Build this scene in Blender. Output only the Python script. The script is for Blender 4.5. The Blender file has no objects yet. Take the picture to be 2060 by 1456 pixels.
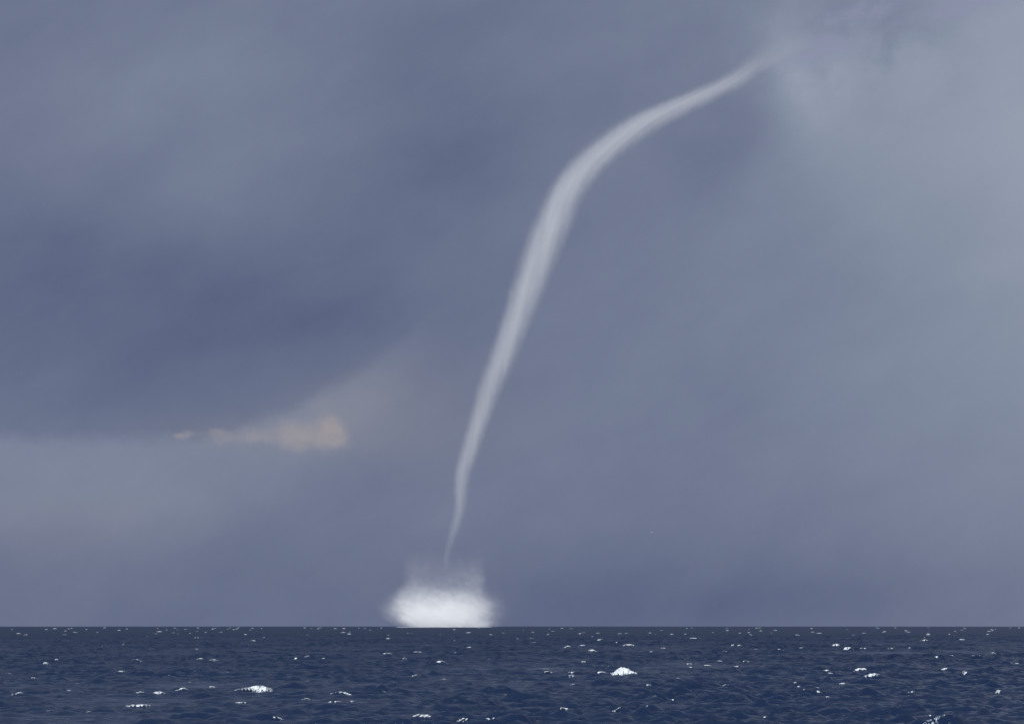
import bpy, math, random
import numpy as np

rad = math.radians
scene = bpy.context.scene
COL = scene.collection

# ------------------------------------------------------------------ camera
PW, PH = 2060.0, 1456.0
LENS = 85.0
F = LENS / 36.0 * PW                 # focal length in photograph pixels
EYE = 12.0                           # camera height over the sea, metres
EARTH = 6371000.0
DIP = math.atan(math.sqrt(2 * EYE / EARTH))
PITCH = math.atan((1259.5 - PH / 2) / F) - DIP
cam_data = bpy.data.cameras.new('camera')
cam_data.lens = LENS
cam_data.sensor_width = 36.0
cam_data.clip_start = 0.5
cam_data.clip_end = 60000.0
cam = bpy.data.objects.new('camera', cam_data)
cam.location = (0, 0, EYE)
cam.rotation_euler = (math.pi / 2 + PITCH, 0, 0)
COL.objects.link(cam)
scene.camera = cam

# ------------------------------------------------------------------ light
SUN_EL, SUN_AZ = 38.0, 205.0         # azimuth clockwise from the view direction (+Y): behind the viewer, to the left
sun_data = bpy.data.lights.new('sun', 'SUN')
sun_data.energy = 4.2
sun_data.angle = rad(0.5)
sun_data.color = (1.0, 0.975, 0.935)
sun = bpy.data.objects.new('sun', sun_data)
sun.rotation_euler = (rad(90 - SUN_EL), 0, rad(180 - SUN_AZ))
sun.location = (0, 0, 400)
COL.objects.link(sun)

scene.view_settings.view_transform = 'Standard'
scene.view_settings.look = 'None'
scene.view_settings.exposure = 0.0
scene.view_settings.gamma = 1.0
scene.view_settings.use_curve_mapping = False
scene.cycles.max_bounces = 12
scene.cycles.volume_bounces = 6
scene.cycles.transparent_max_bounces = 16
scene.cycles.volume_max_steps = 256
scene.cycles.use_denoising = True
scene.cycles.sample_clamp_indirect = 1.5
scene.cycles.caustics_reflective = False


def lin(r, g, b):
    def f(c):
        c /= 255.0
        return c / 12.92 if c <= 0.04045 else ((c + 0.055) / 1.055) ** 2.4
    return (f(r), f(g), f(b))


class N:
    """short hand for wiring a node tree"""
    def __init__(self, tree):
        self.t = tree
        tree.nodes.clear()

    def node(self, kind, **props):
        n = self.t.nodes.new(kind)
        for k, v in props.items():
            setattr(n, k, v)
        return n

    def put(self, sock, v):
        if isinstance(v, bpy.types.NodeSocket):
            self.t.links.new(v, sock)
        elif v is not None:
            sock.default_value = v

    def m(self, op, a, b=None, c=None, clamp=False):
        n = self.node('ShaderNodeMath', operation=op, use_clamp=clamp)
        for i, v in enumerate((a, b, c)):
            if v is not None:
                self.put(n.inputs[i], v)
        return n.outputs[0]

    def vm(self, op, a, b=None, scale=None):
        n = self.node('ShaderNodeVectorMath', operation=op)
        self.put(n.inputs[0], a)
        if b is not None:
            self.put(n.inputs[1], b)
        if scale is not None:
            self.put(n.inputs['Scale'], scale)
        return n.outputs['Value'] if op in ('DOT_PRODUCT', 'LENGTH') else n.outputs[0]

    def xyz(self, v):
        n = self.node('ShaderNodeSeparateXYZ')
        self.put(n.inputs[0], v)
        return n.outputs[0], n.outputs[1], n.outputs[2]

    def vec(self, x, y, z):
        n = self.node('ShaderNodeCombineXYZ')
        for i, v in enumerate((x, y, z)):
            self.put(n.inputs[i], v)
        return n.outputs[0]

    def noise(self, vec, scale, detail=3.0, rough=0.5, distortion=0.0, out='Fac'):
        n = self.node('ShaderNodeTexNoise')
        self.put(n.inputs['Vector'], vec)
        self.put(n.inputs['Scale'], scale)
        self.put(n.inputs['Detail'], detail)
        self.put(n.inputs['Roughness'], rough)
        self.put(n.inputs['Distortion'], distortion)
        return n.outputs[out]

    def step(self, v, lo, hi, a=0.0, b=1.0):
        n = self.node('ShaderNodeMapRange', interpolation_type='SMOOTHSTEP')
        for i, q in enumerate((v, lo, hi, a, b)):
            self.put(n.inputs[i], q)
        return n.outputs[0]

    def mix(self, fac, a, b):
        n = self.node('ShaderNodeMix', data_type='RGBA')
        self.put(n.inputs[0], fac)
        for sock, v in ((n.inputs[6], a), (n.inputs[7], b)):
            if isinstance(v, tuple) and len(v) == 3:
                v = (*v, 1.0)
            self.put(sock, v)
        return n.outputs[2]

    def curve(self, v, pts):
        """a float curve through pts, ((x, y), ...), both within 0..1"""
        n = self.node('ShaderNodeFloatCurve')
        c = n.mapping.curves[0]
        n.mapping.use_clip = False
        n.mapping.extend = 'HORIZONTAL'
        pts = sorted(pts)
        while len(c.points) < len(pts):
            c.points.new(0.5, 0.5)
        for p, (x, y) in zip(c.points, pts):
            p.location = (x, y)
            p.handle_type = 'AUTO_CLAMPED'
        n.mapping.update()
        self.put(n.inputs['Value'], v)
        return n.outputs[0]


# ------------------------------------------------------------------ sky
world = bpy.data.worlds.new('World')
scene.world = world
world.use_nodes = True
w = N(world.node_tree)
SKY = 0.10
d = w.node('ShaderNodeTexCoord').outputs['Generated']
dx, dy, dz = w.xyz(d)
az = w.m('ARCTAN2', dx, dy)
el = w.m('ARCSINE', dz)
# angular sky chart: 4864 units to the radian, u grows to the east, v grows downward, horizon at 1260
u0 = w.m('MULTIPLY_ADD', az, F, 1030.0)
v0 = w.m('MULTIPLY_ADD', el, -F, 1260.0)
warp = w.noise(w.vm('MULTIPLY', d, (1.0, 1.0, 1.3)), 11.0, 4.0, 0.55, out='Color')
wx, wy, wz = w.xyz(w.vm('SUBTRACT', warp, (0.5, 0.5, 0.5)))
u = w.m('MULTIPLY_ADD', wx, 260.0, u0)
v = w.m('MULTIPLY_ADD', wy, 200.0, v0)
fwarp = w.noise(d, 55.0, 4.0, 0.6, out='Color')
fx, fy, fz = w.xyz(w.vm('SUBTRACT', fwarp, (0.5, 0.5, 0.5)))
uf = w.m('MULTIPLY_ADD', fx, 70.0, u0)
vf = w.m('MULTIPLY_ADD', fy, 50.0, v0)


def blob(cx, cy, sx, sy, amp, rot=0.0, uu=None, vv=None):
    uu = u if uu is None else uu
    vv = v if vv is None else vv
    c, s = math.cos(rad(rot)), math.sin(rad(rot))
    a = w.m('SUBTRACT', uu, cx)
    b = w.m('SUBTRACT', vv, cy)
    p = w.m('ADD', w.m('MULTIPLY', a, c / sx), w.m('MULTIPLY', b, s / sx))
    q = w.m('ADD', w.m('MULTIPLY', a, -s / sy), w.m('MULTIPLY', b, c / sy))
    r2 = w.m('ADD', w.m('MULTIPLY', p, p), w.m('MULTIPLY', q, q))
    return w.m('MULTIPLY', w.m('POWER', math.e, w.m('MULTIPLY', r2, -1.0)), amp)


def total(parts):
    acc = parts[0]
    for p in parts[1:]:
        acc = w.m('ADD', acc, p)
    return acc


# large soft masses of the overcast (lightness)
masses = [
    blob(2400, 230, 700, 900, 0.84),
    blob(240, 640, 760, 190, -0.13, -4),
    blob(1625, 180, 72, 125, 0.42, -12, uf, vf),
    blob(1600, 130, 40, 40, 0.12, 0, uf, vf),
    blob(1800, 330, 260, 150, 0.12, -20),
    blob(300, 170, 520, 120, 0.20, -24),
    blob(430, 360, 260, 110, 0.16, -30),
    blob(600, 30, 190, 70, -0.10, -15),
    blob(560, 700, 300, 110, -0.12, -10),
    blob(180, 560, 280, 170, -0.10, -10),
    blob(920, 320, 200, 110, -0.17, -25),
    blob(1030, 30, 200, 60, -0.08, -20),
    blob(1430, 300, 130, 90, -0.10, -35),
    blob(1240, 480, 140, 200, 0.02, 15),
    blob(1180, 820, 260, 200, 0.03),
    blob(60, 1000, 330, 85, 0.06, 3),
    blob(880, 1080, 180, 120, 0.05),
    w.m('MULTIPLY', w.step(v0, 1040.0, 1262.0), -0.12),
    blob(1250, 1230, 500, 90, -0.06),
    blob(1600, 1170, 330, 90, -0.10),
]
# ragged lower edge of the dark deck on the west side
hump = w.m('MAXIMUM', w.m('SUBTRACT', u0, 330.0), 0.0)
edge = w.m('MULTIPLY_ADD', w.m('MULTIPLY', hump, hump), -0.0009, 888.0)
ee = w.m('SUBTRACT', vf, edge)
under = w.m('MULTIPLY', w.step(ee, -12.0, 32.0), w.step(ee, 30.0, 260.0, 1.0, 0.25))
under = w.m('MULTIPLY', under, w.step(u0, 1000.0, 560.0))
under = w.m('MULTIPLY', under, w.step(az, -1.6, -0.5))
masses.append(w.m('MULTIPLY', under, 0.24))
# fine cloud texture, drawn out along the wind
c25, s25 = math.cos(rad(25)), math.sin(rad(25))
along = w.m('ADD', w.m('MULTIPLY', az, c25), w.m('MULTIPLY', el, s25))
cross = w.m('ADD', w.m('MULTIPLY', az, -s25), w.m('MULTIPLY', el, c25))
streak = w.noise(w.vec(w.m('MULTIPLY', along, 0.45), cross, dy), 14.0, 5.0, 0.5)
masses.append(w.m('MULTIPLY_ADD', streak, 0.26, -0.13))
fine = w.noise(w.vec(w.m('MULTIPLY', along, 0.6), cross, dy), 42.0, 5.0, 0.55)
masses.append(w.m('MULTIPLY_ADD', fine, 0.20, -0.10))
puff = w.noise(d, 34.0, 5.0, 0.58)
masses.append(w.m('MULTIPLY', w.m('SUBTRACT', w.step(puff, 0.36, 0.64), 0.5), blob(1740, 110, 230, 130, 0.34, -15)))
billow = w.noise(d, 3.0, 4.0, 0.5)
away = w.step(dy, 0.9, 0.3)          # beyond the frame the deck goes on in broad billows
masses.append(w.m('MULTIPLY', w.m('MULTIPLY_ADD', billow, 1.0, -0.25), away))
masses.append(w.m('MULTIPLY', w.step(el, 0.24, 0.62), 0.62))      # an overcast sky grows lighter towards the zenith
t = w.m('ADD', total(masses), 0.205)
t = w.m('MAXIMUM', w.m('MINIMUM', t, 1.15), -0.12)
lift_ = w.vm('SCALE', tuple(b_ - a_ for a_, b_ in zip(lin(94, 104, 132), lin(149, 159, 176))), scale=t)
cloud = w.vm('ADD', lift_, lin(94, 104, 132))
# violet cast: near the horizon, in the parent cloud and at the west edge
line = w.m('SUBTRACT', vf, w.m('MULTIPLY_ADD', w.m('SUBTRACT', u0, 1600.0), -0.27, 168.0))
mantle = w.m('MULTIPLY', w.step(line, 26.0, -26.0), w.step(uf, 1540.0, 1650.0))
mantle = w.m('MULTIPLY', mantle, w.step(u0, 3200.0, 2400.0))
wisp = w.noise(w.vec(w.m('MULTIPLY', along, 0.5), cross, dy), 60.0, 5.0, 0.6)
mantle = w.m('MULTIPLY', mantle, w.step(wisp, 0.38, 0.60, 0.10, 1.0))
cloud = w.mix(w.m('MULTIPLY', mantle, 0.8), cloud, lin(138, 144, 169))
violet = w.m('ADD', w.step(v0, 800.0, 1240.0, 0.10, 0.62), blob(-60, 300, 190, 260, 0.45))
violet = w.m('MULTIPLY', violet, w.step(el, -0.1, 0.0))
cloud = w.mix(violet, cloud, w.vm('MULTIPLY', cloud, (1.01, 0.965, 0.985)))
# sunlit cloud seen through the gap
ww = w.noise(w.vec(az, w.m('MULTIPLY', el, 1.2), 0.3), 95.0, 4.0, 0.55, out='Color')
w1, w2, w3 = w.xyz(w.vm('SUBTRACT', ww, (0.5, 0.5, 0.5)))
uw = w.m('MULTIPLY_ADD', w1, 60.0, u0)
vw = w.m('MULTIPLY_ADD', w2, 52.0, w.m('SUBTRACT', v0, 5.0))
heap = total([
    blob(371, 886, 26, 13, 0.75, -8, uw, vw),
    blob(440, 887, 34, 20, 0.62, 0, uw, vw),
    blob(515, 885, 44, 22, 0.62, -3, uw, vw),
    blob(590, 886, 36, 36, 0.85, 5, uw, vw),
    blob(665, 884, 44, 40, 1.0, 15, uw, vw),
    blob(640, 815, 34, 24, 0.35, 0, uw, vw),
])
glow = total([
    blob(700, 830, 140, 62, 0.16, -28, uf, vf),
    blob(540, 888, 230, 44, 0.14, 0, uf, vf),
    blob(840, 845, 170, 100, 0.13, 0, uf, vf),
    blob(110, 1040, 320, 80, 0.10),
])
inner = w.noise(w.vec(az, el, 0.7), 80.0, 4.0, 0.55)
warm = w.m('ADD', w.m('MULTIPLY', w.step(heap, 0.20, 0.95), w.step(inner, 0.3, 0.7, 0.42, 0.74)), glow)
cloud = w.mix(w.m('MINIMUM', warm, 0.88), cloud, lin(157, 152, 156))
sky = w.node('ShaderNodeTexSky', sky_type='NISHITA')
sky.sun_disc = False
sky.sun_elevation = rad(SUN_EL)
sky.sun_rotation = rad(SUN_AZ)
sky.altitude = 10.0
high = w.m('MULTIPLY', w.step(el, 0.28, 0.75), w.step(billow, 0.36, 0.6, 0.1, 0.35))
cover = w.step(w.m('ADD', dy, w.m('MULTIPLY_ADD', billow, 1.2, -0.6)), -0.75, -0.1, 0.55, 1.0)
scaled = w.vm('SCALE', cloud, scale=1.0 / SKY)
cover = w.m('MULTIPLY', cover, w.m('SUBTRACT', 1.0, high))
mixed = w.mix(cover, sky.outputs[0], scaled)
bg = w.node('ShaderNodeBackground')
w.put(bg.inputs['Color'], mixed)
bg.inputs['Strength'].default_value = SKY
out = w.node('ShaderNodeOutputWorld')
w.put(out.inputs['Surface'], bg.outputs[0])

# ------------------------------------------------------------------ helpers
RIGHT = np.array((1.0, 0.0, 0.0))
FWD = np.array((0.0, math.cos(PITCH), math.sin(PITCH)))
UP = np.array((0.0, -math.sin(PITCH), math.cos(PITCH)))


def ray(px, py):
    return FWD + RIGHT * ((px - PW / 2) / F) + UP * ((PH / 2 - py) / F)


def on_plane(px, py, Y):
    """point of the photograph's ray at the distance Y in front of the viewer"""
    r = ray(px, py)
    return np.array((0.0, 0.0, EYE)) + r * (Y / r[1])


def on_sea(px, py):
    r = ray(px, py)
    h = math.hypot(r[0], r[1])
    s = -r[2] / h
    disc = s * s - 2 * EYE / EARTH
    dist = (s - math.sqrt(max(disc, 0.0))) * EARTH
    return np.array((r[0] / h * dist, r[1] / h * dist)), dist


def material(name):
    m = bpy.data.materials.new(name)
    m.use_nodes = True
    return m, N(m.node_tree)


def mesh_object(name, verts, faces, mat, parent=None, smooth=True):
    me = bpy.data.meshes.new(name)
    me.from_pydata([tuple(map(float, q)) for q in verts], [], [tuple(f) for f in faces])
    if smooth:
        me.polygons.foreach_set('use_smooth', [True] * len(me.polygons))
    if mat:
        me.materials.append(mat)
    me.update()
    o = bpy.data.objects.new(name, me)
    COL.objects.link(o)
    if parent is not None:
        o.parent = parent
    return o


def vnoise(x, y, seed=0):
    """smooth value noise in -1..1 on arrays"""
    xi, yi = np.floor(x), np.floor(y)
    xf, yf = x - xi, y - yi
    xf = xf * xf * (3 - 2 * xf)
    yf = yf * yf * (3 - 2 * yf)

    def h(a, b):
        q = np.sin(a * 127.1 + b * 311.7 + seed * 74.7) * 43758.5453
        return (q - np.floor(q)) * 2 - 1
    return ((h(xi, yi) * (1 - xf) + h(xi + 1, yi) * xf) * (1 - yf)
            + (h(xi, yi + 1) * (1 - xf) + h(xi + 1, yi + 1) * xf) * yf)


# ------------------------------------------------------------------ the sea
rng = np.random.default_rng(11)
NW = 76
LAM = np.exp(np.linspace(math.log(1.2), math.log(24.0), NW)) * rng.uniform(0.94, 1.06, NW)
THETA = rad(258) + rng.normal(0, rad(20), NW) + np.where(LAM < 3, rng.normal(0, rad(20), NW), 0)
KX, KY = 2 * np.pi / LAM * np.cos(THETA), 2 * np.pi / LAM * np.sin(THETA)
STEEP = np.where(LAM < 7, 0.088, 0.088 * (7 / LAM) ** 1.7)
AMP = STEEP * LAM / (2 * np.pi)
PHI = rng.uniform(0, 2 * np.pi, NW)


def sea_height(x, y, dr=None):
    """wave height over the curved sea; dr is the spacing of the points, finer waves are left out"""
    x = np.asarray(x, float)
    y = np.asarray(y, float)
    z = np.zeros_like(x)
    gust = np.clip(1.0 + 0.55 * vnoise(x / 47.0, y / 80.0, 3) + 0.65 * vnoise(x / 13.0, y / 20.0, 5), 0.15, 2.3)
    for i in range(NW):
        a = AMP[i]
        if dr is not None:
            a = a * np.clip((LAM[i] / dr - 2.0) / 1.5, 0, 1)
            if not np.any(a > 0):
                continue
        ph = KX[i] * x + KY[i] * y + PHI[i]
        c = 2.0 * np.exp(1.1 * (np.sin(ph - 0.6 * np.sin(ph)) - 1.0)) - 1.0      # sharp crests, steeper in front
        z += a * c * (gust if LAM[i] < 9 else 1.0)
    return z


CRESTS = []      # extra ridges under the large breakers: x, y, half length, half width, height, slant


def ridges(x, y):
    z = np.zeros_like(x)
    if not len(CRESTS) or not x.size:
        return z
    ylo, yhi, xlo, xhi = y.min(), y.max(), x.min(), x.max()
    for (cx, cy, hl, hw, hh, sl) in CRESTS:
        if cy + 6 * hw < ylo or cy - 6 * hw > yhi or cx + 4 * hl < xlo or cx - 4 * hl > xhi:
            continue
        a = np.abs(x - cx) < hl * 4
        b = np.abs(y - cy) < hw * 6
        k = a & b
        if not k.any():
            continue
        p = (x[k] - cx) / hl
        q = (y[k] - cy - sl * (x[k] - cx)) / hw
        q = np.where(q < 0, q * 1.25, q * 0.7)       # steeper on the side it runs towards
        z[k] += hh * np.exp(-p * p) * (np.exp(-q * q) - 0.22 * np.exp(-(q + 2.1) ** 2))
    return z


def water_z(x, y, dr=None):
    x = np.asarray(x, float)
    y = np.asarray(y, float)
    r2 = x * x + y * y
    return sea_height(x, y, dr) + ridges(x, y) - r2 / (2 * EARTH)


# whitecaps read off the photograph: x, y, width, height in its pixels, look
#   b thick breaker, r running crest, l lacy patch, s small cap
CAPS = [
    (1256, 1346, 54, 19, 'b'), (510, 1380, 74, 14, 'b'), (696, 1389, 64, 8, 'r'),
    (1752, 1357, 34, 7, 'r'), (1733, 1345, 26, 5, 'r'), (1661, 1346, 26, 4, 'r'), (1687, 1347, 12, 3, 'l'),
    (1673, 1351, 13, 4, 's'), (282, 1413, 58, 8, 'l'), (367, 1385, 34, 6, 'r'), (321, 1388, 26, 7, 'l'),
    (283, 1386, 34, 5, 'l'), (476, 1406, 52, 8, 'l'), (617, 1405, 24, 9, 'l'), (674, 1409, 22, 5, 's'),
    (560, 1436, 16, 7, 's'), (634, 1451, 22, 8, 'l'), (409, 1455, 12, 4, 's'), (428, 1378, 14, 4, 'r'),
    (44, 1390, 36, 6, 'l'), (139, 1385, 11, 3, 's'), (245, 1348, 13, 3, 's'), (69, 1362, 9, 4, 's'),
    (459, 1354, 9, 4, 's'), (382, 1369, 9, 4, 'l'), (618, 1367, 12, 4, 'l'), (686, 1366, 9, 3, 's'),
    (430, 1326, 20, 5, 'r'), (402, 1324, 18, 3, 'r'), (381, 1325, 10, 3, 's'), (619, 1318, 11, 5, 's'),
    (595, 1321, 5, 4, 's'), (649, 1321, 8, 3, 's'), (276, 1327, 14, 3, 's'), (114, 1326, 5, 4, 's'),
    (93, 1332, 13, 3, 'l'), (206, 1298, 9, 3, 's'), (395, 1303, 9, 4, 's'), (532, 1280, 9, 4, 's'),
    (510, 1287, 8, 3, 's'), (398, 1281, 14, 3, 's'), (294, 1278, 8, 3, 's'), (51, 1275, 10, 4, 's'),
    (177, 1426, 11, 3, 'l'), (100, 1428, 20, 4, 'l'), (156, 1371, 8, 3, 'l'), (20, 1350, 22, 3, 'l'),
    (252, 1294, 16, 3, 'l'), (308, 1304, 16, 3, 'l'),
    (779, 1276, 13, 3, 's'), (782, 1283, 15, 3, 's'), (887, 1274, 8, 3, 's'), (824, 1272, 12, 2.5, 's'),
    (914, 1286, 5, 3, 's'), (860, 1297, 6, 3, 's'), (782, 1311, 25, 4, 'r'), (836, 1308, 28, 4, 'r'),
    (814, 1322, 7, 3, 's'), (885, 1330, 24, 5, 'r'), (918, 1311, 7, 4, 's'), (943, 1301, 8, 3, 's'),
    (982, 1323, 19, 3, 'l'), (1044, 1283, 18, 2.5, 's'), (1067, 1283, 10, 3, 's'), (1076, 1290, 13, 4, 's'),
    (1190, 1278, 11, 4, 's'), (1206, 1285, 20, 4, 'r'), (1169, 1273, 9, 3, 's'), (1142, 1299, 18, 5, 'r'),
    (1169, 1297, 13, 3, 's'), (1239, 1291, 14, 3, 's'), (1264, 1296, 24, 5, 'r'), (1314, 1294, 15, 4, 's'),
    (1334, 1301, 15, 4, 's'), (1193, 1307, 21, 5, 'r'), (1092, 1309, 7, 3, 's'), (1310, 1308, 13, 3, 'l'),
    (1173, 1330, 8, 3, 's'), (1213, 1335, 36, 4, 'l'), (1210, 1352, 20, 6, 'r'), (1103, 1351, 18, 6, 'r'),
    (1149, 1351, 10, 5, 's'), (1151, 1359, 16, 3, 'l'), (1095, 1342, 24, 4, 'l'), (836, 1357, 12, 6, 's'),
    (891, 1362, 11, 4, 's'), (767, 1389, 12, 6, 's'), (807, 1382, 26, 4, 'l'), (709, 1408, 6, 3, 's'),
    (852, 1431, 44, 6, 'l'), (858, 1440, 26, 6, 'l'), (931, 1439, 36, 7, 'l'), (986, 1439, 24, 6, 'l'),
    (1135, 1423, 13, 8, 's'), (1234, 1421, 29, 5, 'l'), (1302, 1422, 6, 3, 's'), (1153, 1373, 8, 4, 's'),
    (1305, 1377, 8, 3, 's'), (1365, 1362, 8, 5, 's'), (1016, 1393, 9, 3, 'l'), (1354, 1408, 6, 3, 's'),
    (1393, 1282, 17, 3, 'r'), (1635, 1270, 11, 3, 's'), (1559, 1266, 8, 3, 's'), (1474, 1296, 7, 3, 's'),
    (1488, 1296, 9, 3, 's'), (1456, 1309, 10, 3, 's'), (1516, 1303, 24, 3, 'l'), (1566, 1306, 23, 5, 'r'),
    (1590, 1307, 10, 3, 's'), (1615, 1303, 16, 3, 'l'), (1681, 1298, 18, 5, 'r'), (1707, 1303, 22, 5, 'r'),
    (1737, 1302, 12, 4, 's'), (1793, 1302, 12, 5, 's'), (1828, 1302, 7, 3, 's'), (1858, 1287, 20, 5, 'r'),
    (1861, 1280, 9, 3, 's'), (1869, 1277, 7, 3, 's'), (1937, 1284, 16, 4, 'r'), (1910, 1274, 5, 3, 's'),
    (1885, 1319, 10, 5, 's'), (1914, 1318, 7, 4, 's'), (1963, 1316, 36, 3, 'l'), (1997, 1311, 9, 5, 's'),
    (2043, 1330, 28, 5, 'l'), (1387, 1333, 9, 4, 's'), (1387, 1340, 8, 3, 's'), (1422, 1337, 23, 5, 'r'),
    (1482, 1337, 12, 5, 's'), (1447, 1328, 11, 4, 's'), (1503, 1329, 13, 3, 's'), (1900, 1345, 18, 5, 's'),
    (1943, 1352, 15, 5, 'l'), (1695, 1371, 11, 5, 's'), (1600, 1368, 8, 3, 's'), (1622, 1382, 15, 6, 'l'),
    (1606, 1378, 10, 4, 's'), (1648, 1389, 10, 3, 's'), (1666, 1401, 7, 3, 's'), (1549, 1380, 8, 5, 'l'),
    (1460, 1374, 12, 5, 's'), (1832, 1387, 12, 4, 's'), (1438, 1441, 15, 4, 's'), (1538, 1433, 5, 3, 's'),
    (1870, 1434, 7, 4, 's'), (2009, 1390, 14, 6, 'l'), (1880, 1450, 56, 4, 'l'), (1917, 1423, 14, 3, 'l'),
    (1645, 1382, 9, 3, 'l'), (1720, 1347, 8, 3, 'l'),
]
random.seed(4)
FLECKS = []                                     # the tiny caps crowding under the horizon
for k in range(118):
    yy = 1261.6 + 15.0 * random.random() ** 1.5
    knot = random.choice((90, 240, 330, 440, 470, 690, 720, 1000, 1250, 1330, 1390, 1515, 1560, 1590, 1740, 1880, 2010))
    xx = random.uniform(5, 2055) if random.random() < 0.55 else min(2055, max(5, random.gauss(knot, 28)))
    FLECKS.append((xx, yy, random.uniform(2.5, 7.0) + (2 if yy > 1268 else 0), random.uniform(1.2, 2.0), 'f'))


def settle(px, py):
    """a point on the crest nearest to the photograph's ray, and how far off it is"""
    p, dist = on_sea(px, py)
    reach = min(8.0, 0.02 * dist)
    k = np.linspace(-reach, reach, 61)
    n = p / dist
    xs, ys = p[0] + n[0] * k, p[1] + n[1] * k
    h = sea_height(xs, ys, np.full_like(xs, max(0.35, dist / 1100.0)))
    j = int(np.argmax(h - 0.02 * np.abs(k)))
    return xs[j], ys[j], math.hypot(xs[j], ys[j])


PLACED = []
for (px, py, pw, ph, look) in CAPS + FLECKS:
    x, y, dist = settle(px, py + ph * 0.4)
    wide, tall = pw / F * dist, ph / F * dist
    if look in 'sf':
        wide, tall = wide * 1.3, tall * 0.85
    PLACED.append((px, py, pw, ph, look, x, y, dist, wide, tall))
    if ph >= 5 and look in 'br':
        back = np.linspace(2.0, 32.0, 40)
        nx, ny = x / dist, y / dist
        hk = sea_height(x - nx * back, y - ny * back, np.full(40, max(0.42, dist / 1100.0)))
        h0 = float(sea_height(np.array([x]), np.array([y]), np.array([max(0.42, dist / 1100.0)]))[0])
        lift = min(0.6, max(0.0, float(np.max(hk - (EYE - h0) * back / dist)) - h0))
        CRESTS.append((x, y, wide * (1.2 if look == 'b' else 0.75), max(1.0, tall * 1.5), tall * (0.18 if look == 'b' else 0.32) + lift,
                       random.uniform(-0.25, 0.25)))
# dark unbroken wave faces that stand out in the photograph
for (px, py, pw, ph) in [(1490, 1380, 40, 10), (1010, 1382, 52, 8), (585, 1381, 60, 10), (410, 1409, 70, 10),
                         (900, 1410, 50, 6), (225, 1356, 60, 7), (1395, 1380, 40, 6), (1950, 1371, 90, 6),
                         (1745, 1405, 60, 7), (590, 1440, 50, 8), (130, 1431, 60, 9), (20, 1437, 50, 9),
                         (1550, 1393, 40, 6), (1885, 1392, 46, 6), (1690, 1415, 50, 6), (840, 1358, 50, 6),
                         (1020, 1347, 40, 6), (1740, 1436, 44, 7), (40, 1302, 24, 4), (1930, 1355, 60, 5),
                         (1840, 1452, 60, 9), (1960, 1423, 90, 5), (330, 1447, 60, 8), (1150, 1445, 60, 7)]:
    x, y, dist = settle(px, py)
    CRESTS.append((x, y, pw / F * dist * 0.6, max(0.8, ph / F * dist * 1.2), ph / F * dist * 0.5,
                   random.uniform(-0.3, 0.3)))

for k in range(520):                            # steep wavelets standing out of the chop
    py = random.uniform(1276, 1464)
    near = (py - 1276) / 188.0
    px = random.uniform(-60, 2120)
    x, y, dist = settle(px, py)
    pw = random.uniform(9, 34) * (0.7 + 0.9 * near) * random.choice((0.7, 1.0, 1.0, 1.5))
    ph = random.uniform(1.3, 3.6) * (0.75 + 0.55 * near)
    if any(abs(x - p[5]) < p[8] * 0.8 and 0 < p[6] - y < 26 for p in PLACED if p[3] >= 5):
        continue
    hh = ph / F * dist
    CRESTS.append((x, y, pw / F * dist * 0.5, max(0.45, hh * 1.1, dist / 800.0), hh, random.uniform(-0.4, 0.4)))

sea_mat, s = material('sea_water')
pos = s.node('ShaderNodeNewGeometry').outputs['Position']
px_, py_, pz_ = s.xyz(pos)
flat = s.vec(px_, py_, 0.0)
r1 = s.noise(s.vm('MULTIPLY', flat, (0.75, 1.0, 1.0)), 0.55, 4.0, 0.55)
r2 = s.noise(s.vm('MULTIPLY', flat, (0.8, 1.1, 1.0)), 2.2, 4.0, 0.6)
r3 = s.noise(s.vm('MULTIPLY', flat, (1.0, 1.3, 1.0)), 9.0, 2.0, 0.55)
hgt = s.m('ADD', s.m('MULTIPLY', r1, 0.24), s.m('ADD', s.m('MULTIPLY', r2, 0.17), s.m('MULTIPLY', r3, 0.05)))
bump = s.node('ShaderNodeBump')
bump.inputs['Strength'].default_value = 1.0
bump.inputs['Distance'].default_value = 0.9
s.put(bump.inputs['Height'], hgt)
water = s.node('ShaderNodeBsdfPrincipled')
deep = s.mix(s.noise(flat, 0.012, 3.0, 0.5), (0.0042, 0.0126, 0.041), (0.0060, 0.0168, 0.048))
s.put(water.inputs['Base Color'], deep)
fine_waves = s.node('ShaderNodeAttribute', attribute_name='fine_waves').outputs['Fac']
s.put(water.inputs['Roughness'], s.m('MULTIPLY_ADD', fine_waves, 0.46, 0.09))      # waves too fine for the mesh
water.inputs['IOR'].default_value = 1.333
s.put(water.inputs['Normal'], bump.outputs[0])
foam = s.node('ShaderNodeBsdfDiffuse')
foam.inputs['Color'].default_value = (0.72, 0.76, 0.80, 1)
# thin torn foam and painted-in glints lying on the backs of the steep crests
at = s.node('ShaderNodeAttribute', attribute_name='crest').outputs['Fac']
torn = s.noise(s.vm('MULTIPLY', flat, (0.7, 0.9, 1.0)), 2.2, 5.0, 0.72)
fl = s.m('ADD', s.m('MULTIPLY', at, 0.26), torn)
fac = s.step(fl, 0.765, 0.95, 0.0, 0.7)
mx = s.node('ShaderNodeMixShader')
s.put(mx.inputs[0], fac)
s.put(mx.inputs[1], water.outputs[0])
s.put(mx.inputs[2], foam.outputs[0])
o_ = s.node('ShaderNodeOutputMaterial')
s.put(o_.inputs['Surface'], mx.outputs[0])


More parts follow.
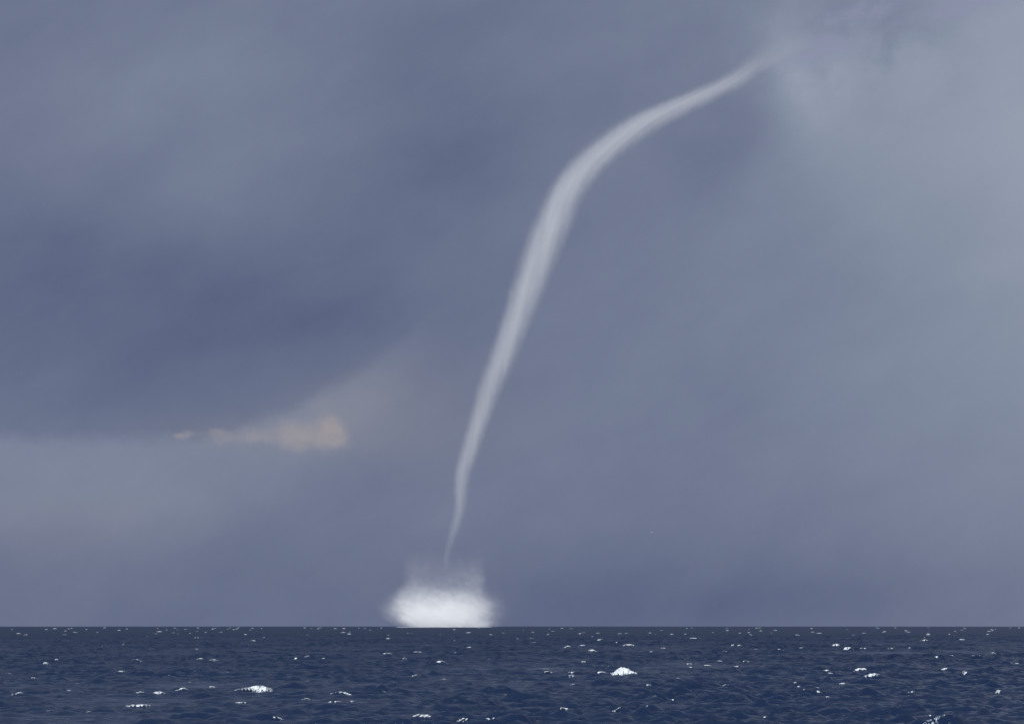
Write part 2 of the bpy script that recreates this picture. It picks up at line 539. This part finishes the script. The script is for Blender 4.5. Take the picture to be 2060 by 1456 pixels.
def build_sea():
    R = [0.0, 12.0, 24.0, 40.0, 60.0, 80.0, 100.0, 120.0, 140.0, 160.0, 180.0, 200.0, 220.0]
    r = 236.0
    while r < 18000:
        R.append(r)
        r += 0.45 if r < 560 else 0.45 * r / 560 if r < 1800 else 1.45 * (r / 1800) ** 2.4 if r < 13200 else 800.0
    R = np.array(R)
    dense = np.linspace(-13.4, 13.4, 561)
    sparse = np.concatenate([np.linspace(15, 39, 13), np.linspace(46, 314, 45), np.linspace(321, 345, 13)])
    A = np.radians(np.concatenate([dense, sparse]))
    nr, na = len(R), len(A)
    rr, aa = np.meshgrid(R, A, indexing='ij')
    x, y = rr * np.sin(aa), rr * np.cos(aa)
    dR = np.gradient(R)
    # finest wave that the grid can carry at each point
    stepA = np.concatenate([np.full(len(dense), np.radians(26.8 / 560)), np.full(len(sparse), np.radians(5.0))])
    dr = np.maximum(dR[:, None] * np.ones((1, na)), rr * stepA[None, :])
    dr = np.where(rr < 235, np.maximum(dr, 9.0), dr)
    z = np.empty_like(x)
    for i in range(0, nr, 120):
        sl = slice(i, i + 120)
        z[sl] = water_z(x[sl], y[sl], dr[sl])
    hz = z + rr ** 2 / (2 * EARTH)
    crest = np.clip((hz - 0.55) / 0.7, 0, 1)
    co = np.stack([x, y, z], -1).reshape(-1, 3).astype(np.float32)
    i, j = np.meshgrid(np.arange(nr - 1), np.arange(na), indexing='ij')
    j2 = (j + 1) % na
    quads = np.stack([i * na + j, (i + 1) * na + j, (i + 1) * na + j2, i * na + j2], -1).reshape(-1, 4)
    quads = quads[:, ::-1]          # the columns run clockwise seen from above: keep the faces up
    quads = quads[quads[:, 0] >= 0]
    me = bpy.data.meshes.new('sea')
    me.vertices.add(len(co))
    me.vertices.foreach_set('co', co.ravel())
    me.loops.add(quads.size)
    me.loops.foreach_set('vertex_index', quads.ravel().astype(np.int32))
    me.polygons.add(len(quads))
    me.polygons.foreach_set('loop_start', np.arange(0, quads.size, 4, dtype=np.int32))
    me.polygons.foreach_set('use_smooth', np.ones(len(quads), dtype=bool))
    att = me.attributes.new('crest', 'FLOAT', 'POINT')
    att.data.foreach_set('value', crest.ravel().astype(np.float32))
    slope = (STEEP ** 2)
    lost = np.zeros_like(dr)
    for i in range(NW):
        lost += slope[i] * (1 - np.clip((LAM[i] / dr - 2.0) / 1.5, 0, 1) ** 2)
    lost = np.clip(np.sqrt(lost / slope.sum()) * 1.5 - 0.5, 0, 1)
    att = me.attributes.new('fine_waves', 'FLOAT', 'POINT')
    att.data.foreach_set('value', lost.ravel().astype(np.float32))
    me.materials.append(sea_mat)
    me.update(calc_edges=True)
    o = bpy.data.objects.new('sea', me)
    o['kind'] = 'structure'
    o['label'] = 'choppy dark blue sea reaching to the horizon'
    COL.objects.link(o)
    return o


build_sea()

# ------------------------------------------------------------------ the waterspout
DIST = 5000.0                        # the spout is laid out at this distance in its own units ...
BIGGER = 1.4                         # ... and stands 1.4 times as far off, 1.4 times as large
base = on_plane(893, 1259, DIST)
spout = bpy.data.objects.new('waterspout', None)
foot = on_plane(893, 1259, DIST * BIGGER)
spout.location = (foot[0], foot[1], -(foot[0] ** 2 + foot[1] ** 2) / (2 * EARTH))
spout.scale = (BIGGER, BIGGER, BIGGER)
spout['label'] = 'tall pale bent waterspout reaching from the sea to the cloud'
spout['category'] = 'waterspout'
COL.objects.link(spout)

# centre line and width read off the photograph: x, y, width across, strength of the cloud
TRUNK = [
    (897, 1150, 8, 0.00), (898, 1121, 12, 0.07), (906, 1086, 17, 0.15), (917, 1052, 21, 0.24),
    (925, 1018, 25, 0.32), (927, 983, 29, 0.40), (931, 949, 32, 0.48), (941, 915, 36, 0.54),
    (963, 846, 40, 0.61), (986, 777, 47, 0.70), (1014, 709, 52, 0.80), (1040, 640, 57, 0.88),
    (1062, 580, 64, 0.97), (1083, 522, 70, 1.0), (1115, 442, 70, 1.06), (1144, 379, 64, 1.08),
    (1197, 318, 58, 1.0), (1277, 257, 54, 0.9), (1343, 221, 46, 0.80), (1412, 190, 38, 0.68),
    (1478, 158, 38, 0.52), (1522, 128, 44, 0.30), (1556, 104, 60, 0.13), (1588, 80, 80, 0.04), (1622, 52, 104, 0.0)]
PTS = np.array([np.append(on_plane(a, b, DIST) - base, (c * DIST / F, dn)) for a, b, c, dn in TRUNK])
ZMAX = PTS[-1, 2] + 20.0
XLO, XHI = -60.0, 800.0


def resample(k):
    """smooth the trunk: Catmull-Rom through the read points"""
    out_ = []
    n = len(PTS)
    for q in np.linspace(0, n - 1, k):
        i = min(int(q), n - 2)
        f = q - i
        p0, p1, p2, p3 = PTS[max(i - 1, 0)], PTS[i], PTS[i + 1], PTS[min(i + 2, n - 1)]
        out_.append(0.5 * (2 * p1 + (p2 - p0) * f + (2 * p0 - 5 * p1 + 4 * p2 - p3) * f * f
                           + (3 * p1 - p0 - 3 * p2 + p3) * f ** 3))
    return np.array(out_)


LINE = resample(140)
tang = np.gradient(LINE[:, :3], axis=0)
tang /= np.linalg.norm(tang, axis=1)[:, None]


def tube(name, mat, parent, grow, lo=0, hi=None, seg=28):
    pts, tg = LINE[lo:hi], tang[lo:hi]
    verts, faces = [], []
    for (x, y, z, wd, _), tn in zip(pts, tg):
        side = np.array((tn[2], 0.0, -tn[0]))
        for k in range(seg):
            a = 2 * math.pi * k / seg
            verts.append(np.array((x, y, z)) + wd * 0.5 * grow * (math.cos(a) * side + math.sin(a) * np.array((0, 1, 0))))
    n = len(pts)
    for i in range(n - 1):
        for k in range(seg):
            k2 = (k + 1) % seg
            faces.append((i * seg + k, i * seg + k2, (i + 1) * seg + k2, (i + 1) * seg + k))
    faces.append(tuple(reversed(range(seg))))
    faces.append(tuple((n - 1) * seg + k for k in range(seg)))
    return mesh_object(name, verts, faces, mat, parent)


def droplets(n, density, aniso, tint=(1, 1, 1), skin=0.004):
    """droplet cloud: a scattering body with the faintest film of mist where it begins"""
    vol = n.node('ShaderNodeVolumePrincipled')
    vol.inputs['Color'].default_value = (*tint, 1)
    vol.inputs['Anisotropy'].default_value = aniso
    n.put(vol.inputs['Density'], n.m('DIVIDE', density, BIGGER))
    tr = n.node('ShaderNodeBsdfTransparent')
    df = n.node('ShaderNodeBsdfDiffuse')
    df.inputs['Color'].default_value = (0.8, 0.8, 0.8, 1)
    ms = n.node('ShaderNodeMixShader')
    ms.inputs[0].default_value = skin
    n.put(ms.inputs[1], tr.outputs[0])
    n.put(ms.inputs[2], df.outputs[0])
    o = n.node('ShaderNodeOutputMaterial')
    n.put(o.inputs['Surface'], ms.outputs[0])
    n.put(o.inputs['Volume'], vol.outputs[0])


fun_mat, f = material('funnel_cloud')
fun_mat.cycles.volume_step_rate = 0.06
co = f.node('ShaderNodeTexCoord').outputs['Object']
cx, cy, cz = f.xyz(co)
zn = f.m('DIVIDE', cz, ZMAX)
sel = LINE[::3]
tsel = tang[::3]
axis = f.m('MULTIPLY_ADD', f.curve(zn, [(q[2] / ZMAX, (q[0] - XLO) / (XHI - XLO)) for q in sel]), XHI - XLO, XLO)
lean = f.curve(zn, [(q[2] / ZMAX, max(0.02, tn[2])) for q, tn in zip(sel, tsel)])
half = f.m('MULTIPLY', f.curve(zn, [(q[2] / ZMAX, q[3] / 160.0) for q in sel]), 106.0)
dens = f.curve(zn, [(q[2] / ZMAX, max(0.0, q[4]) / 1.2) for q in sel])
ax_ = f.m('MULTIPLY', f.m('SUBTRACT', cx, axis), lean)
wob = f.noise(f.vm('MULTIPLY', co, (1.0, 1.0, 0.5)), 0.035, 4.0, 0.6)
ax2 = f.m('ADD', ax_, f.m('MULTIPLY', f.m('MULTIPLY_ADD', wob, 1.0, -0.5), f.m('MULTIPLY', half, 0.22)))
frays = f.noise(f.vm('MULTIPLY', co, (1.0, 1.0, 0.6)), 0.10, 4.0, 0.65)
ax2 = f.m('ADD', ax2, f.m('MULTIPLY', f.m('MULTIPLY_ADD', frays, 1.0, -0.5), f.m('MULTIPLY', half, 0.40)))
dd = f.m('SQRT', f.m('ADD', f.m('MULTIPLY', ax2, ax2), f.m('MULTIPLY', cy, cy)))
rn = f.m('DIVIDE', dd, half)
prof = f.m('MAXIMUM', f.m('SUBTRACT', 1.0, f.m('MULTIPLY', rn, rn)), 0.0)
prof = f.m('POWER', prof, 2.1)
fil = f.noise(f.vec(f.m('MULTIPLY_ADD', cz, 0.16, f.m('SUBTRACT', cx, axis)), cy, f.m('MULTIPLY', cz, 0.16)), 0.055, 4.0, 0.55)
prof = f.m('MULTIPLY', prof, f.step(fil, 0.25, 0.75, 0.62, 1.32))
density = f.m('MULTIPLY', f.m('MULTIPLY', prof, dens), f.m('DIVIDE', 0.80, half))
droplets(f, density, -0.25, (0.97, 0.985, 1.0))
tube('funnel', fun_mat, spout, 1.40)

# spray thrown up where the funnel meets the sea
SPR = [(0, 82, 11), (8, 90, 7), (20, 101, 0), (40, 106, -5), (58, 102, -6), (74, 95, -3), (90, 88, 0), (112, 85, 1), (140, 87, 2), (170, 90, 3)]
spr_mat, g = material('spray_cloud')
spr_mat.cycles.volume_step_rate = 0.22
co = g.node('ShaderNodeTexCoord').outputs['Object']
gx, gy, gz = g.xyz(co)
zn = g.m('DIVIDE', gz, 170.0)
sway = g.noise(g.vm('MULTIPLY', co, (1.0, 1.0, 1.4)), 0.022, 4.0, 0.6, out='Color')
swx, swy, swz = g.xyz(g.vm('SUBTRACT', sway, (0.5, 0.5, 0.5)))
radius = g.m('MULTIPLY', g.curve(zn, [(q[0] / 170.0, q[1] / 200.0) for q in SPR]), 200.0)
shift = g.m('MULTIPLY_ADD', g.curve(zn, [(q[0] / 170.0, (q[2] + 50) / 100.0) for q in SPR]), 100.0, -50.0)
gx1 = g.m('ADD', g.m('SUBTRACT', gx, shift), g.m('MULTIPLY', swx, 52.0))
gy1 = g.m('ADD', gy, g.m('MULTIPLY', swy, 52.0))
rad_ = g.m('DIVIDE', g.m('SQRT', g.m('ADD', g.m('MULTIPLY', gx1, gx1), g.m('MULTIPLY', gy1, gy1))), radius)
gz1 = g.m('ADD', gz, g.m('MULTIPLY', swz, 46.0))
low = g.m('MULTIPLY', g.step(rad_, 1.10, 0.40), g.step(gz1, 96.0, 14.0))
low = g.m('MULTIPLY', low, g.m('MULTIPLY_ADD', g.m('POWER', math.e, g.m('DIVIDE', gz1, -24.0)), 0.048, 0.0034))
# the thin veil is hollow: thickest near its outer wall
wall = g.m('MULTIPLY', g.step(rad_, 1.05, 0.86), g.step(rad_, 0.35, 0.85, 0.25, 1.0))
veil = g.m('MULTIPLY', wall, g.step(gz1, 165.0, 55.0))
skirt = g.m('MULTIPLY', g.step(rad_, 1.34, 0.85), g.step(gz1, 95.0, 5.0))
ang = g.m('ARCTAN2', gy1, gx1)
threads = g.noise(g.vec(g.m('MULTIPLY', ang, 60.0), g.m('MULTIPLY', rad_, 60.0), g.m('MULTIPLY_ADD', gx1, 0.35, g.m('MULTIPLY', gz, 0.9))), 0.075, 5.0, 0.68)
tex = g.step(threads, 0.30, 0.70, 0.25, 1.65)
density = g.m('ADD', low, g.m('ADD', g.m('MULTIPLY', veil, 0.0021), g.m('MULTIPLY', skirt, 0.0030)))
density = g.m('MULTIPLY', density, tex)
droplets(g, density, -0.3, (0.975, 0.987, 1.0), 0.003)


def lathe(name, rows, mat, parent, seg=48, ragged=0.0):
    verts, faces = [], []
    for (z, r, sh) in rows:
        for k in range(seg):
            a = 2 * math.pi * k / seg
            q = r * (1 + ragged * math.sin(3 * a + z * 0.05) * 0.5 + ragged * math.sin(7 * a + z * 0.11) * 0.3)
            verts.append((sh + q * math.cos(a), q * math.sin(a), z))
    n = len(rows)
    for i in range(n - 1):
        for k in range(seg):
            k2 = (k + 1) % seg
            faces.append((i * seg + k, i * seg + k2, (i + 1) * seg + k2, (i + 1) * seg + k))
    faces.append(tuple(reversed(range(seg))))
    faces.append(tuple((n - 1) * seg + k for k in range(seg)))
    return mesh_object(name, verts, faces, mat, parent)


lathe('spray', [(z, r * 1.34, sh) for z, r, sh in SPR], spr_mat, spout)

# ------------------------------------------------------------------ foam
foam_mat, q = material('foam')
geo = q.node('ShaderNodeNewGeometry').outputs['Position']
n1 = q.noise(geo, 2.2, 4.0, 0.6)
bs = q.node('ShaderNodeBsdfPrincipled')
q.put(bs.inputs['Base Color'], q.mix(q.step(n1, 0.36, 0.62), (0.38, 0.45, 0.53), (0.80, 0.82, 0.84)))
bs.inputs['Roughness'].default_value = 0.85
bs.inputs['Specular IOR Level'].default_value = 0.2
bb = q.node('ShaderNodeBump')
bb.inputs['Strength'].default_value = 0.6
bb.inputs['Distance'].default_value = 0.12
q.put(bb.inputs['Height'], n1)
q.put(bs.inputs['Normal'], bb.outputs[0])
oo = q.node('ShaderNodeOutputMaterial')
q.put(oo.inputs['Surface'], bs.outputs[0])

thin_mat = foam_mat.copy()                      # foam so thin that the water shows through it
thin_mat.name = 'thin_foam'
for nd in thin_mat.node_tree.nodes:
    if nd.type == 'MIX':
        nd.inputs[6].default_value = (0.12, 0.17, 0.24, 1)
        nd.inputs[7].default_value = (0.45, 0.51, 0.58, 1)

# ring of beaten water round the foot of the spray
vr, fr = [], []
SEG = 150
for k in range(SEG):
    a = 2 * math.pi * k / SEG
    nz = float(vnoise(np.array([k * 0.31]), np.array([0.5]), 9)[0])
    r0 = 72 + 14 * nz
    top = max(0.1, 0.2 + 0.55 * nz)
    for (rr_, zz) in ((r0 - 26, -0.6), (r0 - 12, top * 0.8), (r0, top), (r0 + 7, top * 0.5), (r0 + 12, -0.6)):
        vr.append((rr_ * math.cos(a) * 1.12 - 2, rr_ * math.sin(a), zz))
for k in range(SEG):
    k2 = (k + 1) % SEG
    for e in range(4):
        fr.append((k * 5 + e, k * 5 + e + 1, k2 * 5 + e + 1, k2 * 5 + e))
mesh_object('foam_ring', vr, fr, foam_mat, spout)


def cap_mesh(name, look, wide, tall, x, y, dist, seed, thin, ph):
    """ragged foam heaped on a crest, following the water under it"""
    r = np.random.default_rng(seed)
    ns = int(np.clip(wide / dist * F * (1.5 if look == 'b' else 0.9), 8, 110))
    nq = {'b': 26, 'r': 9, 'l': 12, 's': 6, 'f': 4}[look]
    deep_ = {'b': 1.2, 'r': 0.75, 'l': 1.7, 's': 0.5, 'f': 0.6}[look] * max(tall, 0.3)
    S, Q = np.meshgrid(np.linspace(-1, 1, ns + 1), np.linspace(-1, 1, nq + 1), indexing='ij')
    o1 = r.uniform(0, 100)
    slant = r.uniform(-0.15, 0.15)
    tilt = r.uniform(-0.22, 0.22)
    peak = {0: -0.25, 1: 0.5, 2: -0.1}.get(seed, r.uniform(-0.55, 0.55))
    env = np.clip(np.where(S < peak, (S + 1) / (peak + 1), (1 - S) / (1 - peak)), 0, 1)
    if seed == 0:
        env = np.interp(S, [-1, -.75, -.45, -.22, -.1, .1, .35, .5, .75, 1], [0, .25, .72, 1, .8, .74, .66, .42, .16, .02])
    elif seed == 1:
        env = np.interp(S, [-1, -.8, -.5, -.2, 0, .3, .45, .7, .9, 1], [.04, .34, .30, .50, .45, .6, .95, 1, .8, .2])
    elif seed == 2:
        env = 0.35 * env ** 0.3 + 0.65 * env ** 5
    else:
        env = env ** r.uniform(0.5, 1.2)
    lump = 0.72 + 0.38 * vnoise(S * ns / 6.0 + o1, Q * 1.2 + o1, 1) + 0.25 * vnoise(S * ns / 2.4 + o1, Q * 2.4 + o1, 2)
    if look == 'b':
        lump = 0.86 + 0.16 * vnoise(S * 5 + o1, Q * 1.2 + o1, 1) + 0.10 * vnoise(S * 13 + o1, Q * 3 + o1, 2)
    wav = 0.30 * vnoise(S * ns / 7.0 + o1, S * 0 + o1, 4)
    xs = x + S * wide * 0.5 + Q * deep_ * 0.15
    ys = y + (Q * (0.3 + 0.7 * env) + wav) * deep_ + slant * S * wide * 0.5
    front = np.clip((Q + 1) / 1.1, 0, 1)            # rises from its toe in front, drops behind the crest
    prof_ = np.where(Q < 0.1, np.sin(front * math.pi / 2) ** 0.8, np.cos((Q - 0.1) / 0.9 * math.pi / 2))
    high = {'b': 0.58, 'r': 0.36, 'l': 0.20, 's': 0.30, 'f': 0.5}[look]
    zs = water_z(xs, ys, np.full_like(xs, max(0.42, dist / 1100.0)))
    zs = zs + 0.04 + tall * high * env * lump * prof_ + tall * 0.25 * tilt * S * (look in 'rls')
    zs = zs - np.where((np.abs(S) > 0.97) | (np.abs(Q) > 0.97), 0.10, 0.0)
    verts = np.stack([xs, ys, zs], -1).reshape(-1, 3)
    # torn into strands that run along the crest
    hole = vnoise(S * ns / 5.0 + o1, Q * nq / 1.8 + 7 + o1, 6) + 0.6 * vnoise(S * ns / 2.0 + o1, Q * nq / 1.2 + o1, 8)
    if seed == 0:
        hole = hole + 0.2 - 0.8 * np.clip(-0.15 - S, 0, 1) * (Q < 0)
    if seed == 1:
        hole = hole - 0.65 + 0.5 * np.clip(S, 0, 1)
    rim = np.maximum(np.abs(S) ** 2, np.abs(Q) ** 2)
    fill = {'b': 1.4, 'r': 0.75, 'l': 0.25 if ph >= 5 else 0.05, 's': 0.85, 'f': 2.0}[look]
    fall = {'b': 1.1, 'r': 0.9, 'l': 0.35, 's': 0.9, 'f': 0.4}[look]
    keep = hole + fill - rim * fall > 0
    if look in 'rl':
        keep |= (np.abs(Q) < 0.14) & (np.abs(S) < 0.86)
    faces = []
    for i in range(ns):
        for j in range(nq):
            if keep[i, j] and keep[i + 1, j + 1]:
                a = i * (nq + 1) + j
                faces.append((a, a + nq + 1, a + nq + 2, a + 1))
    if len(faces) < 6:
        faces = [(i * (nq + 1) + j, (i + 1) * (nq + 1) + j, (i + 1) * (nq + 1) + j + 1, i * (nq + 1) + j + 1)
                 for i in range(1, ns - 1) for j in range(1, nq - 1)]
    used = sorted({v for f_ in faces for v in f_})
    ren = {v: k for k, v in enumerate(used)}
    org = np.array((x, y, float(water_z(np.array([x]), np.array([y]), np.array([max(0.42, dist / 1100.0)]))[0])))
    o = mesh_object(name, verts[used] - org, [tuple(ren[v] for v in f_) for f_ in faces], thin_mat if thin else foam_mat)
    o.location = org
    return o


BIG = {
    0: 'tallest and thickest white breaker, heaped foam sloping down to one side',
    1: 'long curling breaker with its foam tumbling at one end over a dark face',
    2: 'low white breaker with a single hump in a thin line of foam',
    3: 'arched white crest with a dark wave face beside it',
}
ZONES = [(150, 'by the west edge of the water'), (340, 'west of the warm cloud gap'), (520, "under the warm cloud's small end"),
         (720, "under the warm cloud's bright end"), (830, "under the spray's west side"),
         (920, 'straight below the spray'), (1020, "under the spray's east side"),
         (1130, "under the funnel's lower bend"), (1240, "under the funnel's upper bend"),
         (1370, 'below the white seabird'), (1500, "under the funnel's upper arm"),
         (1640, "under the funnel's frayed tip"), (1780, 'below the violet cloud lobe'),
         (1920, 'below the pale sky'), (2100, 'by the east edge of the water')]
BANDS = [(1281, 'close under the horizon'), (1295, 'on the far water'), (1312, 'on the fairly far water'), (1340, 'on the middle water'),
         (1366, 'on the nearer middle water'), (1396, 'on the near water'), (1420, 'on the nearest rows of waves'), (2000, 'at the bottom of the view')]
STYLE = {'b': 'thick tumbling', 'r': 'white running', 'l': 'torn lacy', 's': 'small white'}
ORD = ['', 'second ', 'third ', 'fourth ', 'fifth ', 'sixth ', 'seventh ']
seen = {}
for k, (px, py, pw, ph, look, x, y, dist, wide, tall) in enumerate(PLACED):
    o = cap_mesh('whitecap', look, wide, tall, x, y, dist, k, (look == 'l' and ph <= 4) or (look == 'f' and k % 5 < 2), ph)
    o['category'] = 'whitecap'
    if look == 'f':
        zone = next(nm for lim, nm in ZONES if px < lim)
        o['group'] = 'tiny whitecaps close under the horizon ' + zone
        o['label'] = 'tiny white fleck of foam close under the horizon ' + zone
        continue
    o['group'] = 'whitecaps on the open sea'
    if k in BIG:
        o['label'] = BIG[k]
        continue
    zone = next(nm for lim, nm in ZONES if px < lim)
    band = next(nm for lim, nm in BANDS if py < lim)
    style = STYLE[look]
    if look == 'r':
        style = 'broad white' if pw >= 22 else 'short white'
    if look == 's':
        style = 'specklike white' if pw < 7 else ('small white' if pw < 11 else 'stubby white')
    if look == 'l':
        style = 'thin faint' if ph <= 3 else 'torn lacy'
    key = (style, zone, band)
    c = seen.get(key, 0)
    seen[key] = c + 1
    o['label'] = f"{ORD[c]}{style} whitecap {band} {zone}"

# ------------------------------------------------------------------ seabird over the sea
bird_mat, b = material('white_plumage')
pb = b.node('ShaderNodeBsdfPrincipled')
gp = b.node('ShaderNodeTexCoord').outputs['Object']
b.put(pb.inputs['Base Color'], b.mix(b.noise(gp, 9.0, 3.0), (0.78, 0.79, 0.80), (0.9, 0.9, 0.9)))
pb.inputs['Roughness'].default_value = 0.8
b.put(b.node('ShaderNodeOutputMaterial').inputs['Surface'], pb.outputs[0])
bird = bpy.data.objects.new('seabird', None)
bird.location = on_plane(1311, 1071, 900.0)
bird.rotation_euler = (0, 0, rad(35))
bird['label'] = 'lone white seabird, a bright speck in the sky beside the waterspout'
bird['category'] = 'seabird'
COL.objects.link(bird)
rows = [(-0.26, 0.02), (-0.2, 0.05), (-0.08, 0.085), (0.05, 0.09), (0.15, 0.065), (0.21, 0.055), (0.26, 0.04), (0.31, 0.012), (0.36, 0.004)]
bv, bf = [], []
for (yy, rr_) in rows:
    for k in range(10):
        a = 2 * math.pi * k / 10
        bv.append((rr_ * math.cos(a), yy, rr_ * math.sin(a) + (0.03 if yy > 0.18 else 0.0)))
for i in range(len(rows) - 1):
    for k in range(10):
        k2 = (k + 1) % 10
        bf.append((i * 10 + k, (i + 1) * 10 + k, (i + 1) * 10 + k2, i * 10 + k2))
bf += [tuple(range(10)), tuple(80 + k for k in reversed(range(10)))]
mesh_object('body', bv, bf, bird_mat, bird)
for side in (-1, 1):
    st = [(0.05, 0.10, -0.07, 0.03), (0.22, 0.13, -0.06, 0.14), (0.38, 0.10, -0.05, 0.20), (0.55, 0.0, -0.09, 0.16), (0.68, -0.11, -0.14, 0.10)]
    wv, wf = [], []
    for (sx, le, te, zz) in st:
        th = 0.022 * (1 - sx)
        wv += [(side * sx, le, zz), (side * sx, (le + te) / 2, zz + th), (side * sx, te, zz), (side * sx, (le + te) / 2, zz - th)]
    for i in range(len(st) - 1):
        for k in range(4):
            k2 = (k + 1) % 4
            quad = (i * 4 + k, (i + 1) * 4 + k, (i + 1) * 4 + k2, i * 4 + k2)
            wf.append(quad if side > 0 else quad[::-1])
    wf += [(0, 1, 2, 3), (16, 17, 18, 19)]
    mesh_object('wing', wv, wf, bird_mat, bird)
mesh_object('tail', [(-0.03, -0.22, 0.01), (0.03, -0.22, 0.01), (0.08, -0.38, 0.0), (-0.08, -0.38, 0.0), (-0.03, -0.22, -0.01), (0.03, -0.22, -0.01), (0.08, -0.38, -0.008), (-0.08, -0.38, -0.008)],
            [(0, 1, 2, 3), (7, 6, 5, 4), (0, 4, 5, 1), (1, 5, 6, 2), (2, 6, 7, 3), (3, 7, 4, 0)], bird_mat, bird, False)
